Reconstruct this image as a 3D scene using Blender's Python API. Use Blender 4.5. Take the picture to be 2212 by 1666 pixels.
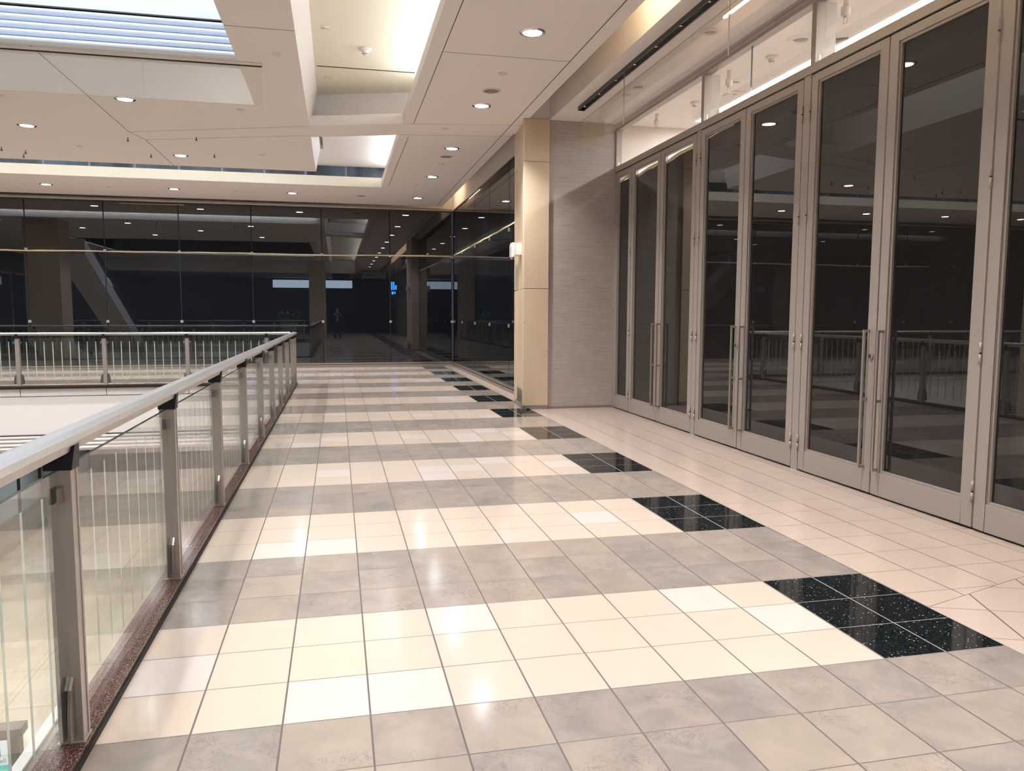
import bpy, bmesh, math, random
from mathutils import Vector, Matrix
random.seed(7)
for o in list(bpy.data.objects): bpy.data.objects.remove(o)
SC = bpy.context.scene
COL = SC.collection
PI = math.pi

# ---------------------------------------------------------------- camera
YAW, PITCH, ROLL = 0.22212, 0.092815, 0.0030576
CAM = Vector((-2.27592, -2.76592, 1.47609))
cam_d = bpy.data.cameras.new('camera'); cam_d.sensor_width = 36.0; cam_d.lens = 1664.903/2212*36
cam_d.clip_start = 0.02; cam_d.clip_end = 200
cam = bpy.data.objects.new('camera', cam_d); COL.objects.link(cam)
d_ = Vector((math.sin(YAW)*math.cos(PITCH), math.cos(YAW)*math.cos(PITCH), -math.sin(PITCH)))
r_ = Vector((math.cos(YAW), -math.sin(YAW), 0)); u_ = r_.cross(d_)
r2 = r_*math.cos(ROLL)+u_*math.sin(ROLL); u2 = -r_*math.sin(ROLL)+u_*math.cos(ROLL)
M = Matrix((r2, u2, -d_)).transposed().to_4x4(); M.translation = CAM
cam.matrix_world = M
SC.camera = cam

# ---------------------------------------------------------------- world and exposure
w = bpy.data.worlds.new('sky'); SC.world = w; w.use_nodes = True
bg = w.node_tree.nodes['Background']; bg.inputs[0].default_value = (0.62, 0.78, 1.0, 1); bg.inputs[1].default_value = 1.6
SC.view_settings.view_transform = 'Standard'; SC.view_settings.look = 'None'
SC.view_settings.gamma = 1.0; SC.view_settings.use_curve_mapping = False
SC.view_settings.exposure = 1.54
SC.cycles.transparent_max_bounces = 40; SC.cycles.max_bounces = 10; SC.cycles.diffuse_bounces = 5; SC.cycles.glossy_bounces = 7
SC.cycles.caustics_reflective = False; SC.cycles.caustics_refractive = False
SC.cycles.sample_clamp_indirect = 6.0
E_DISC = 24.0      # glowing lens of each downlight
P_SPOT = 25.0      # watts thrown down by each downlight
E_COVE = 12.0       # fluorescent tubes hidden in the coves
E_SHOP = 30.0       # light slot in the shop ceiling

# ---------------------------------------------------------------- node helpers
def mat(name):
    m = bpy.data.materials.new(name); m.use_nodes = True
    nt = m.node_tree; nt.nodes.clear()
    out = nt.nodes.new('ShaderNodeOutputMaterial')
    return m, nt, out
class N:
    def __init__(s, nt): s.nt = nt
    def val(s, sock, v):
        if hasattr(v, 'is_output'): s.nt.links.new(v, sock)
        elif v is not None: sock.default_value = v
    def m(s, op, a, b=None, c=None):
        n = s.nt.nodes.new('ShaderNodeMath'); n.operation = op
        s.val(n.inputs[0], a); s.val(n.inputs[1], b)
        if c is not None: s.val(n.inputs[2], c)
        return n.outputs[0]
    def mix(s, f, a, b):
        n = s.nt.nodes.new('ShaderNodeMix'); n.data_type = 'RGBA'
        s.val(n.inputs[0], f); s.val(n.inputs[6], a); s.val(n.inputs[7], b)
        return n.outputs[2]
    def pos(s):
        n = s.nt.nodes.new('ShaderNodeNewGeometry'); return n.outputs['Position']
    def obj(s):
        n = s.nt.nodes.new('ShaderNodeTexCoord'); return n.outputs['Object']
    def sep(s, v):
        n = s.nt.nodes.new('ShaderNodeSeparateXYZ'); s.nt.links.new(v, n.inputs[0]); return n.outputs
    def comb(s, x, y, z):
        n = s.nt.nodes.new('ShaderNodeCombineXYZ'); s.val(n.inputs[0], x); s.val(n.inputs[1], y); s.val(n.inputs[2], z); return n.outputs[0]
    def mapv(s, v, sc):
        n = s.nt.nodes.new('ShaderNodeMapping'); s.nt.links.new(v, n.inputs[0]); n.inputs['Scale'].default_value = sc; return n.outputs[0]
    def noise(s, v, scale, detail=3, rough=.5, dist=0):
        n = s.nt.nodes.new('ShaderNodeTexNoise'); s.nt.links.new(v, n.inputs['Vector'])
        n.inputs['Scale'].default_value = scale; n.inputs['Detail'].default_value = detail
        n.inputs['Roughness'].default_value = rough; n.inputs['Distortion'].default_value = dist
        return n.outputs['Fac']
    def white(s, v):
        n = s.nt.nodes.new('ShaderNodeTexWhiteNoise'); n.noise_dimensions = '3D'; s.nt.links.new(v, n.inputs[0]); return n.outputs[0], n.outputs[1]
    def ramp(s, f, stops):
        n = s.nt.nodes.new('ShaderNodeValToRGB'); s.nt.links.new(f, n.inputs[0])
        cr = n.color_ramp
        while len(cr.elements) > 1: cr.elements.remove(cr.elements[0])
        cr.elements[0].position = stops[0][0]; cr.elements[0].color = stops[0][1]
        for p, c in stops[1:]:
            e = cr.elements.new(p); e.color = c
        return n.outputs[0]
    def bsdf(s, col, rough=.5, metal=0, spec=.5, ior=1.5, bump=None, coat=0, emis=None, es=0):
        n = s.nt.nodes.new('ShaderNodeBsdfPrincipled')
        s.val(n.inputs['Base Color'], col); s.val(n.inputs['Roughness'], rough); s.val(n.inputs['Metallic'], metal)
        n.inputs['IOR'].default_value = ior; n.inputs['Specular IOR Level'].default_value = spec
        n.inputs['Coat Weight'].default_value = coat; n.inputs['Coat Roughness'].default_value = .03
        if emis is not None:
            s.val(n.inputs['Emission Color'], emis); n.inputs['Emission Strength'].default_value = es
        if bump is not None:
            b = s.nt.nodes.new('ShaderNodeBump'); b.inputs['Strength'].default_value = bump[1]; b.inputs['Distance'].default_value = bump[2]
            s.nt.links.new(bump[0], b.inputs['Height']); s.nt.links.new(b.outputs[0], n.inputs['Normal'])
        return n.outputs[0]
def C(r, g, b): return (r, g, b, 1)
def S(h):  # sRGB hex to linear
    v = [int(h[i:i+2], 16)/255 for i in (0, 2, 4)]
    return tuple([(c/12.92 if c <= .04045 else ((c+.055)/1.055)**2.4) for c in v]+[1])

def simple(name, col, rough=.5, metal=0, spec=.5, ior=1.5, var=.06, vscale=3, coat=0, stretch=(1, 1, 1)):
    m, nt, out = mat(name); n = N(nt)
    f = n.noise(n.mapv(n.pos(), stretch), vscale, 4)
    a = tuple(c*(1-var) for c in col[:3])+(1,); b = tuple(min(1, c*(1+var)) for c in col[:3])+(1,)
    nt.links.new(n.bsdf(n.mix(f, a, b), rough, metal, spec, ior, coat=coat), out.inputs[0])
    return m
def emit(name, col, st):
    m, nt, out = mat(name); e = nt.nodes.new('ShaderNodeEmission'); e.inputs[0].default_value = col; e.inputs[1].default_value = st
    nt.links.new(e.outputs[0], out.inputs[0]); return m
def glass(name, tint, ior=1.5, rough=0.0):
    m, nt, out = mat(name)
    fr = nt.nodes.new('ShaderNodeFresnel'); fr.inputs[0].default_value = ior
    tr = nt.nodes.new('ShaderNodeBsdfTransparent'); tr.inputs[0].default_value = tint
    gl = nt.nodes.new('ShaderNodeBsdfGlossy'); gl.inputs['Roughness'].default_value = rough; gl.inputs[0].default_value = C(1, 1, 1)
    mx = nt.nodes.new('ShaderNodeMixShader')
    # faces seen from inside the pane would otherwise reach total reflection: use the outside index on both sides
    g = nt.nodes.new('ShaderNodeNewGeometry')
    n = N(nt)
    i = n.m('ADD', n.m('MULTIPLY', g.outputs['Backfacing'], 1/ior-ior), ior)
    nt.links.new(i, fr.inputs[0])
    # Fresnel node inverts the index on back faces, so feed the inverse there
    nt.links.new(fr.outputs[0], mx.inputs[0]); nt.links.new(tr.outputs[0], mx.inputs[1]); nt.links.new(gl.outputs[0], mx.inputs[2])
    nt.links.new(mx.outputs[0], out.inputs[0])
    return m

# ---------------------------------------------------------------- materials
TX, TY = 0.3118, 0.33
def make_floor_mat():
    m, nt, out = mat('stone_tiles'); n = N(nt)
    P = n.pos(); x, y, z = n.sep(P)
    # main grid
    u = n.m('DIVIDE', x, TX); v = n.m('DIVIDE', y, TY)
    # turned field in front of the doors
    ca, sa = math.cos(math.radians(-21)), math.sin(math.radians(-21))
    xr = n.m('ADD', n.m('MULTIPLY', x, ca/.36), n.m('MULTIPLY', y, sa/.36))
    yr = n.m('ADD', n.m('MULTIPLY', x, -sa/.36), n.m('MULTIPLY', y, ca/.36))
    yr = n.m('ADD', yr, .17); xr = n.m('ADD', xr, .05)
    line = n.m('SUBTRACT', n.m('ADD', n.m('MULTIPLY', x, .319), .269), y)      # > 0 below the slanted joint
    turned = n.m('MULTIPLY', n.m('GREATER_THAN', line, 0), n.m('GREATER_THAN', x, 2*TX))
    U = n.m('ADD', n.m('MULTIPLY', xr, turned), n.m('MULTIPLY', u, n.m('SUBTRACT', 1, turned)))
    V = n.m('ADD', n.m('MULTIPLY', yr, turned), n.m('MULTIPLY', v, n.m('SUBTRACT', 1, turned)))
    iu = n.m('FLOOR', U); iv = n.m('FLOOR', V); fu = n.m('FRACT', U); fv = n.m('FRACT', V)
    du = n.m('MULTIPLY', n.m('MINIMUM', fu, n.m('SUBTRACT', 1, fu)), TX)
    dv = n.m('MULTIPLY', n.m('MINIMUM', fv, n.m('SUBTRACT', 1, fv)), TY)
    dl = n.m('ADD', n.m('ABSOLUTE', line), n.m('MULTIPLY', n.m('LESS_THAN', x, 2*TX), 9))
    grout = n.m('MAXIMUM', n.m('LESS_THAN', du, .0036), n.m('LESS_THAN', dv, .0024))
    grout = n.m('MAXIMUM', grout, n.m('LESS_THAN', dl, .0022))
    row = n.m('FLOORED_MODULO', n.m('ADD', n.m('FLOOR', v), 0.5), 6)
    isgrey = n.m('GREATER_THAN', row, 3)
    ispink = n.m('GREATER_THAN', x, 2*TX)
    isblack = n.m('MULTIPLY', n.m('MULTIPLY', n.m('GREATER_THAN', x, 0), n.m('SUBTRACT', 1, ispink)), n.m('SUBTRACT', 1, isgrey))
    idv = n.comb(iu, iv, turned)
    r1, rc = n.white(idv); r2_, _ = n.white(n.comb(iv, iu, 3.7))
    # cream stone
    fine = n.noise(P, 14, 5, .6)
    cream = n.mix(r1, S('C4B5A6'), S('C8B6A5'))
    cream = n.mix(n.m('GREATER_THAN', r2_, .82), cream, S('CCBFB5'))
    cream = n.mix(n.m('MULTIPLY', n.m('SUBTRACT', fine, .35), .35), cream, S('C6AB90'))
    spk = n.m('GREATER_THAN', n.noise(P, 55, 2, .6), .72)
    cream = n.mix(n.m('MULTIPLY', spk, .35), cream, S('A9907C'))
    # grey marble: blotches and thin dark veins, offset per tile
    off = n.nt.nodes.new('ShaderNodeVectorMath'); off.operation = 'MULTIPLY_ADD'
    nt.links.new(rc, off.inputs[0]); off.inputs[1].default_value = (9, 9, 9); nt.links.new(P, off.inputs[2])
    Q = off.outputs[0]
    bl = n.noise(Q, 5, 5, .62, .6)
    grey = n.mix(n.ramp(bl, [(.3, C(0, 0, 0)), (.7, C(1, 1, 1))]), S('827B74'), S('9C9085'))
    grey = n.mix(n.m('MULTIPLY', r1, .45), grey, S('AE9D8B'))
    ve = n.noise(Q, 11, 7, .68, 1.3)
    vein = n.m('LESS_THAN', n.m('ABSOLUTE', n.m('SUBTRACT', ve, .5)), .012)
    vmask = n.ramp(n.noise(Q, 3.1, 3), [(.5, C(0, 0, 0)), (.62, C(1, 1, 1))])
    grey = n.mix(n.m('MULTIPLY', n.m('MULTIPLY', vein, vmask), .6), grey, S('6E6A6C'))
    pink = n.mix(r1, S('C0ADA1'), S('C2AF9F'))
    pink = n.mix(n.m('MULTIPLY', n.m('SUBTRACT', fine, .4), .3), pink, S('BD9E89'))
    # black granite with silver-blue flakes
    vo = nt.nodes.new('ShaderNodeTexVoronoi'); vo.inputs['Scale'].default_value = 105; nt.links.new(P, vo.inputs[0])
    cx, cy, cz = n.sep(vo.outputs['Color'])
    flake = n.m('MULTIPLY', n.m('GREATER_THAN', cx, .80), n.m('LESS_THAN', vo.outputs['Distance'], .33))
    fcol = n.mix(cy, S('39424A'), S('B4C8D2'))
    fcol = n.mix(n.m('GREATER_THAN', cz, .4), S('2C3B3B'), fcol)
    black = n.mix(flake, n.mix(n.ramp(n.noise(P, 60, 3, .7), [(.45, C(0, 0, 0)), (.75, C(1, 1, 1))]), S('0A0C0E'), S('2A3133')), fcol)
    col = n.mix(isgrey, cream, grey); col = n.mix(ispink, col, pink); col = n.mix(isblack, col, black)
    gcol = n.mix(isblack, S('5E544F'), S('8C8A80'))
    col = n.mix(grout, col, gcol)
    rg = n.m('ADD', n.m('MULTIPLY', n.noise(P, 2.2, 4), .08), .09)
    rg = n.m('ADD', rg, n.m('MULTIPLY', grout, .4))
    rg = n.m('SUBTRACT', rg, n.m('MULTIPLY', isblack, .07))
    nt.links.new(n.bsdf(col, rg, 0, .5), out.inputs[0])
    return m
MAT = {}
MAT['floor'] = make_floor_mat()
MAT['ceil'] = simple('ceiling_paint', S('E8E1DF'), .75, spec=.2, var=.015, vscale=.8)
MAT['joint'] = simple('shadow_joint', S('6B625C'), .8, spec=.1)
MAT['cream'] = simple('cream_paint', S('E6E0CE'), .7, spec=.2, var=.02, vscale=1)
MAT['white'] = simple('white_paint', S('E9E4E2'), .6, spec=.25, var=.01, vscale=1)
MAT['whitecap'] = simple('white_plastic', S('DAD4CE'), .45)
MAT['steel'] = simple('brushed_steel', S('A8A29C'), .33, 1.0, var=.12, vscale=9, stretch=(.3, .3, 6))
MAT['rail'] = simple('satin_handrail', S('C2C0BD'), .38, 1.0, var=.08, vscale=12, stretch=(8, .15, 8))
MAT['bracket'] = simple('black_bracket', S('15161A'), .45)
MAT['post'] = simple('brushed_post_steel', S('B3ABA3'), .38, .5, var=.14, vscale=10, stretch=(3, 3, .4))
MAT['darkrubber'] = simple('black_rubber', S('101012'), .6)
MAT['frame'] = simple('taupe_metal', S('A1988F'), .42, .2, var=.03, vscale=2)
MAT['handle'] = simple('satin_handle', S('A59B91'), .35, .6, var=.04)
MAT['chrome'] = simple('chrome', S('D0D0D0'), .12, 1.0)
MAT['film'] = simple('dark_film_glass', S('14171B'), .004, 0, .5, 1.85, var=.12, vscale=.5)
MAT['doorfilm'] = simple('smoked_film_glass', S('1F1D1C'), .01, 0, .5, 1.72, var=.08, vscale=.6)
MAT['gap'] = simple('black_gap', S('0A0B0C'), .6)
MAT['glass'] = glass('clear_green_glass', C(.968, .984, .974))
MAT['glassedge'] = simple('green_glass_edge', S('3D5552'), .1, 0, .8)
MAT['glassclear'] = glass('clear_glass', C(.985, .987, .982))
MAT['etch'] = simple('etched_stripe', S('C9D6CF'), .7, spec=.2)
MAT['tape'] = simple('masking_tape', S('C9BC9F'), .8, spec=.1, var=.1, vscale=20)
MAT['clip'] = simple('patch_fitting', S('B9B2AA'), .35, .5)
MAT['lens'] = emit('downlight_lens', C(.93, .95, 1.0), E_DISC)
MAT['cove'] = emit('cove_tube_cool', C(.86, .94, 1.0), E_COVE)
MAT['covewarm'] = emit('cove_tube_warm', C(1.0, .78, .5), E_COVE)
MAT['shoplight'] = emit('shop_light_slot', C(1.0, .98, .97), E_SHOP)
MAT['ledblue'] = emit('blue_sign_light', C(.05, .3, 1.0), 5)
MAT['trim'] = simple('steel_sill', S('B1ABA2'), .3, .8, var=.05, vscale=4)
MAT['darktrim'] = simple('dark_trim', S('4A4540'), .4, .5)
MAT['beigebase'] = simple('taupe_base', S('8B8078'), .5, .2)
MAT['shopwall'] = simple('shop_white_wall', S('E2DAD3'), .7, spec=.2, var=.01)
MAT['brown'] = simple('brown_wall', S('6B6058'), .6, var=.05)
MAT['darkwall'] = simple('charcoal_wall', S('2B2C30'), .5, var=.1)
MAT['lowfloor'] = None
def make_grey_wall():
    m, nt, out = mat('striated_grey_stone'); n = N(nt); P = n.pos(); x, y, z = n.sep(P)
    s = n.noise(n.mapv(P, (1.4, 1.4, 26)), 2.2, 6, .62, .25)
    b = n.noise(n.mapv(P, (1, 1, 1.6)), 2.0, 4, .6)
    s2 = n.noise(n.mapv(P, (9, 9, 90)), 2.0, 4, .7)
    col = n.mix(n.ramp(s, [(.3, C(0, 0, 0)), (.72, C(1, 1, 1))]), S('A39A92'), S('C4BBB2'))
    col = n.mix(n.m('MULTIPLY', n.ramp(b, [(.35, C(0, 0, 0)), (.7, C(1, 1, 1))]), .4), col, S('ADA195'))
    col = n.mix(n.m('MULTIPLY', s2, .22), col, S('8C8580'))
    sv = n.m('FRACT', n.m('DIVIDE', n.m('SUBTRACT', z, 1.249), .632))
    ln = n.m('LESS_THAN', n.m('MINIMUM', sv, n.m('SUBTRACT', 1, sv)), .0022)
    col = n.mix(n.m('MULTIPLY', ln, .45), col, S('7A716A'))
    nt.links.new(n.bsdf(col, .55, 0, .3), out.inputs[0]); return m
MAT['greystone'] = make_grey_wall()
def make_limestone():
    m, nt, out = mat('honey_limestone'); n = N(nt); P = n.pos()
    a = n.noise(n.mapv(P, (3, 3, .8)), 2, 5, .6)
    col = n.mix(a, S('D6C4AB'), S('C9B293'))
    st = n.noise(n.mapv(P, (4, 4, 2.2)), 4, 6, .7, .8)
    col = n.mix(n.m('MULTIPLY', n.ramp(st, [(.62, C(0, 0, 0)), (.72, C(1, 1, 1))]), .4), col, S('8E7355'))
    nt.links.new(n.bsdf(col, .5, 0, .3), out.inputs[0]); return m
MAT['limestone'] = make_limestone()
def make_granite():
    m, nt, out = mat('red_brown_granite'); n = N(nt); P = n.pos()
    vo = nt.nodes.new('ShaderNodeTexVoronoi'); vo.inputs['Scale'].default_value = 420; nt.links.new(P, vo.inputs[0])
    r, g, b = n.sep(vo.outputs['Color'])
    col = n.mix(r, S('33231F'), S('684B42')); col = n.mix(n.m('GREATER_THAN', g, .9), col, S('A98F86')); col = n.mix(n.m('GREATER_THAN', b, .85), col, S('1E1614'))
    nt.links.new(n.bsdf(col, .14, 0, .5), out.inputs[0]); return m
MAT['granite'] = make_granite()
def make_mesh_band():
    m, nt, out = mat('dotted_clerestory_glass'); n = N(nt); P = n.pos(); x, y, z = n.sep(P)
    fx = n.m('FRACT', n.m('MULTIPLY', x, 26)); fz = n.m('FRACT', n.m('MULTIPLY', z, 26))
    grid = n.m('MAXIMUM', n.m('LESS_THAN', fx, .3), n.m('LESS_THAN', fz, .3))
    bands = n.noise(n.mapv(P, (1.3, 1, .2)), 1.6, 3)
    col = n.mix(n.ramp(bands, [(.35, C(0, 0, 0)), (.7, C(1, 1, 1))]), S('2C343C'), S('66758A'))
    pan = n.m('LESS_THAN', n.m('FRACT', n.m('DIVIDE', n.m('ADD', x, .25), .9)), .05)
    col = n.mix(pan, col, S('8C96A2'))
    col = n.mix(n.m('MULTIPLY', grid, .55), col, S('1C2126'))
    nt.links.new(n.bsdf(col, .12, 0, .5), out.inputs[0]); return m
MAT['clerestory'] = make_mesh_band()
def make_low_floor():
    m, nt, out = mat('lower_stone_tiles'); n = N(nt); P = n.pos(); x, y, z = n.sep(P)
    u = n.m('DIVIDE', x, .45); v = n.m('DIVIDE', y, .45)
    fu = n.m('FRACT', u); fv = n.m('FRACT', v)
    g = n.m('MAXIMUM', n.m('LESS_THAN', fu, .02), n.m('LESS_THAN', fv, .02))
    r1, _ = n.white(n.comb(n.m('FLOOR', u), n.m('FLOOR', v), 1.0))
    col = n.mix(r1, S('B3A793'), S('BEB29C'))
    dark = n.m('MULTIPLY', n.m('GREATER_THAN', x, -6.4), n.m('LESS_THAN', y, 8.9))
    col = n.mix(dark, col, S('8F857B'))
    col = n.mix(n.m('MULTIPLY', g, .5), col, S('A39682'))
    nt.links.new(n.bsdf(col, .15, 0, .5), out.inputs[0]); return m
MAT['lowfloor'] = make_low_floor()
def make_perf():
    m, nt, out = mat('perforated_mesh'); n = N(nt); P = n.pos(); x, y, z = n.sep(P)
    f = n.m('FRACT', n.m('MULTIPLY', n.m('ADD', y, z), 18)); f2 = n.m('FRACT', n.m('MULTIPLY', n.m('SUBTRACT', y, z), 18))
    h = n.m('MULTIPLY', n.m('LESS_THAN', f, .5), n.m('LESS_THAN', f2, .5))
    nt.links.new(n.bsdf(n.mix(h, S('B8B4AC'), S('6F6E6C')), .4, .3), out.inputs[0]); return m
MAT['perf'] = make_perf()
MAT['ribs'] = simple('translucent_white_rib', S('DDE5EF'), .2, 0, .6, var=.01)
MAT['frost'] = simple('frosted_pale_blue_glass', S('B9CBD6'), .25, 0, .6, var=.05, vscale=.7)
MAT['leaf'] = simple('green_leaf', S('4F7A3A'), .5, var=.35, vscale=30)
MAT['soil'] = simple('potting_soil', S('2B211A'), .9)
MAT['teal'] = emit('teal_poster_light', S('52C9C2'), .42)
MAT['lightbox'] = emit('white_poster_light', S('EDF6F2'), .36)
MAT['kiosk'] = simple('kiosk_brown_metal', S('7E756D'), .4, .3)
MAT['ink'] = simple('dark_purple_ink', S('2B2447'), .5)
MAT['inkwhite'] = emit('white_ink', C(1, 1, 1), .35)
MAT['inkpale'] = simple('pale_grey_ink', S('A9BDBC'), .5)
MAT['inkyellow'] = emit('yellow_ink', S('E8F08A'), .35)
MAT['cloth_dark'] = simple('navy_jacket_cloth', S('22242C'), .85, spec=.1)
MAT['denim'] = simple('dark_denim', S('2A2E38'), .9, spec=.1)
MAT['shirt'] = simple('tan_knit', S('B7A084'), .9, spec=.1)
MAT['fleece'] = simple('pale_fleece', S('CDBFB0'), .95, spec=.05)
MAT['skin'] = simple('skin', S('C99A82'), .5)
MAT['hair'] = simple('brown_hair', S('4B352B'), .7)
MAT['shoe'] = simple('grey_shoe', S('9A9A9C'), .7)
MAT['slate'] = simple('grey_poster_tones', S('6A6A6C'), .5, var=.6, vscale=2.2)

# ---------------------------------------------------------------- mesh helpers
class MB:
    def __init__(s, *mats): s.v = []; s.f = []; s.mi = []; s.mats = list(mats); s.smooth = []
    def idx(s, m):
        if m is None: return 0
        if m not in s.mats: s.mats.append(m)
        return s.mats.index(m)
    def add(s, vs, fs, m=None, smooth=False):
        b = len(s.v); s.v += [tuple(v) for v in vs]
        for f in fs: s.f.append([b+i for i in f]); s.mi.append(s.idx(m)); s.smooth.append(smooth)
        return s
    def box(s, x0, x1, y0, y1, z0, z1, m=None):
        vs = [(x, y, z) for z in (z0, z1) for y in (y0, y1) for x in (x0, x1)]
        return s.add(vs, [(0, 2, 3, 1), (4, 5, 7, 6), (0, 1, 5, 4), (2, 6, 7, 3), (0, 4, 6, 2), (1, 3, 7, 5)], m)
    def prism(s, pts, a, b, axis='z', m=None):
        # pts polygon (ccw seen from +axis); extruded between a and b
        def P(p, t):
            if axis == 'z': return (p[0], p[1], t)
            if axis == 'y': return (p[0], t, p[1])
            return (t, p[0], p[1])
        n = len(pts); vs = [P(p, a) for p in pts]+[P(p, b) for p in pts]
        fs = [tuple(reversed(range(n))), tuple(range(n, 2*n))]+[(i, (i+1) % n, n+(i+1) % n, n+i) for i in range(n)]
        return s.add(vs, fs, m)
    def tube(s, p0, p1, r0, r1=None, seg=12, m=None, smooth=True):
        r1 = r0 if r1 is None else r1
        p0 = Vector(p0); p1 = Vector(p1); d = (p1-p0).normalized()
        a = d.orthogonal().normalized(); b = d.cross(a)
        vs = []
        for p, r in ((p0, r0), (p1, r1)):
            for i in range(seg):
                t = 2*PI*i/seg; vs.append(p+a*math.cos(t)*r+b*math.sin(t)*r)
        fs = [(i, (i+1) % seg, seg+(i+1) % seg, seg+i) for i in range(seg)]
        s.add(vs, fs, m, smooth)
        return s.add(vs, [tuple(reversed(range(seg))), tuple(range(seg, 2*seg))], m)
    def lathe(s, prof, c=(0, 0, 0), seg=28, m=None, cap=True):
        vs = []; k = len(prof)
        for r, z in prof:
            for i in range(seg):
                t = 2*PI*i/seg; vs.append((c[0]+r*math.cos(t), c[1]+r*math.sin(t), c[2]+z))
        fs = [(j*seg+i, j*seg+(i+1) % seg, (j+1)*seg+(i+1) % seg, (j+1)*seg+i) for j in range(k-1) for i in range(seg)]
        s.add(vs, fs, m, True)
        return s
    def build(s, name, parent=None, bevel=0):
        me = bpy.data.meshes.new(name); me.from_pydata(s.v, [], s.f)
        for m in (s.mats or [MAT['ceil']]): me.materials.append(m)
        for p, i, sm in zip(me.polygons, s.mi, s.smooth): p.material_index = i; p.use_smooth = sm
        bm = bmesh.new(); bm.from_mesh(me); bmesh.ops.remove_doubles(bm, verts=bm.verts, dist=1e-6)
        bmesh.ops.recalc_face_normals(bm, faces=bm.faces); bm.to_mesh(me); bm.free()
        o = bpy.data.objects.new(name, me); COL.objects.link(o)
        if parent: o.parent = parent
        if bevel:
            b = o.modifiers.new('bevel', 'BEVEL'); b.width = bevel; b.segments = 2; b.limit_method = 'ANGLE'
        return o
def tag(o, label=None, cat=None, group=None, kind=None):
    if label: o['label'] = label
    if cat: o['category'] = cat
    if group: o['group'] = group
    if kind: o['kind'] = kind
    return o
def structure(o, label, cat): return tag(o, label, cat, kind='structure')
def empty(name, loc=(0, 0, 0)):
    o = bpy.data.objects.new(name, None); COL.objects.link(o); o.location = loc; o.empty_display_size = .1; return o
def kids(o): return [c for c in COL.objects if c.parent == o]
def copy_tree(o, parent=None):
    c = o.copy(); COL.objects.link(c); c.parent = parent
    for ch in kids(o): copy_tree(ch, c)
    return c

H = 4.392          # main ceiling height
YW = 18.9          # far glass wall
XL, YB = -17.6, -27.0
XR = -3.14         # atrium edge under the railing
XD = 1.964         # door wall

# ================================================================ FLOORS
o = MB(MAT['floor']).prism([(XR, YB), (XD+.1, YB), (XD+.1, YW+.2), (XL, YW+.2), (XL, 14.01), (XR, 14.01)], -.17, 0).build('floor')
structure(o, 'polished stone floor with cream, grey and black tile bands along the glass wall', 'floor')
o = MB(MAT['floor']).box(XL, XR, YB, -4.2, -.17, 0).build('floor'); structure(o, 'banded stone floor behind the photographer across the atrium end', 'floor')
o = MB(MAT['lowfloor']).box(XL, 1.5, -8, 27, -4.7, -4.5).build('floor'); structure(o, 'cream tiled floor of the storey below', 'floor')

# slab edges facing the atrium
def fascia():
    b = MB(MAT['white'], MAT['joint'])
    b.box(XL, XR, 14.0, 14.2, -.93, -.17)
    b.box(XL, XR, 14.015, 14.2, -.18, -.17, MAT['joint'])
    b.box(XL, XR, 13.985, 14.2, -.165, -.02)
    for x in [-3.72-1.545*i for i in range(9)]:
        b.box(x-.006, x+.006, 13.982, 13.986, -.165, -.02, MAT['joint'])
    b.box(XL, XR, 13.995, 14.0, -.176, -.165, MAT['joint'])
    b.box(XL, XR, 13.99, 14.2, -.945, -.93, MAT['joint'])
    for i in range(4):
        z = -.95-i*.075
        pts = [(14.06, z-.075), (14.01, z-.066), (13.985, z-.04), (13.99, z-.015), (14.03, z), (14.06, z)]
        b.prism([(p[0], p[1]) for p in pts], XL, XR, 'x')
    b.box(XL, XR, 14.06, 19, -1.28, -1.25)
    return b.build('wall_far_slab_edge')
o = fascia(); o.name = 'trim_1'; structure(o, 'white slab edge under the far walkway with ribbed lower band', 'slab edge')
b = MB(MAT['white'], MAT['joint']); b.box(XR-.03, XR-.001, -4.2, 13.96, -1.3, -.021); b.box(XR-.02, XR+.2, -4.2, 13.96, -1.3, -.175)
o = b.build('trim_2'); structure(o, 'white slab edge below the glass railing beside the corridor', 'slab edge')
b = MB(MAT['white']); b.box(XL, XR, -4.4, -4.2, -1.3, -.175); o = b.build('trim_3'); structure(o, 'white slab edge at the near end of the atrium', 'slab edge')
b = MB(MAT['white']); b.box(XR+.2, XD+.1, -8, 18.9, -1.32, -1.25); o = b.build('ceiling'); structure(o, 'white underside of the corridor over the storey below', 'ceiling')

# ================================================================ CEILING
def slab_part(y0, y1, x0=XL, flare0=0, flare1=0):
    b = MB(MAT['ceil'], MAT['joint'])
    # right side leans inwards going up
    xb, xt = -2.655, -2.49
    vs = []
    for z, xx in ((H, xb), (5.2, xt)):
        vs += [(x0, y0, z), (xx, y0, z), (xx, y1, z), (x0, y1, z)]
    b.add(vs, [(3, 2, 1, 0), (4, 5, 6, 7), (0, 1, 5, 4), (1, 2, 6, 5), (2, 3, 7, 6), (3, 0, 4, 7)])
    return b
b = slab_part(6.95, 14.0)
for (p, q) in [((-5.51, 6.95), (-5.52, 11.1)), ((-5.52, 11.1), (-5.39, 11.65)), ((-5.39, 11.65), (-5.40, 14.0)),
               ((-5.52, 11.1), (-2.66, 10.03)), ((-5.39, 11.65), (-2.68, 10.68)), ((-9.6, 6.95), (-9.6, 14.0)), ((-9.6, 11.2), (XL, 11.2))]:
    d = Vector((q[0]-p[0], q[1]-p[1])); n_ = Vector((-d.y, d.x)).normalized()*.005
    b.prism([(p[0]-n_.x, p[1]-n_.y), (q[0]-n_.x, q[1]-n_.y), (q[0]+n_.x, q[1]+n_.y), (p[0]+n_.x, p[1]+n_.y)], H-.0012, H+.01, m=MAT['joint'])
o = b.build('ceiling'); structure(o, 'broad flat white ceiling slab over the atrium beyond the skylight', 'ceiling')
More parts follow.
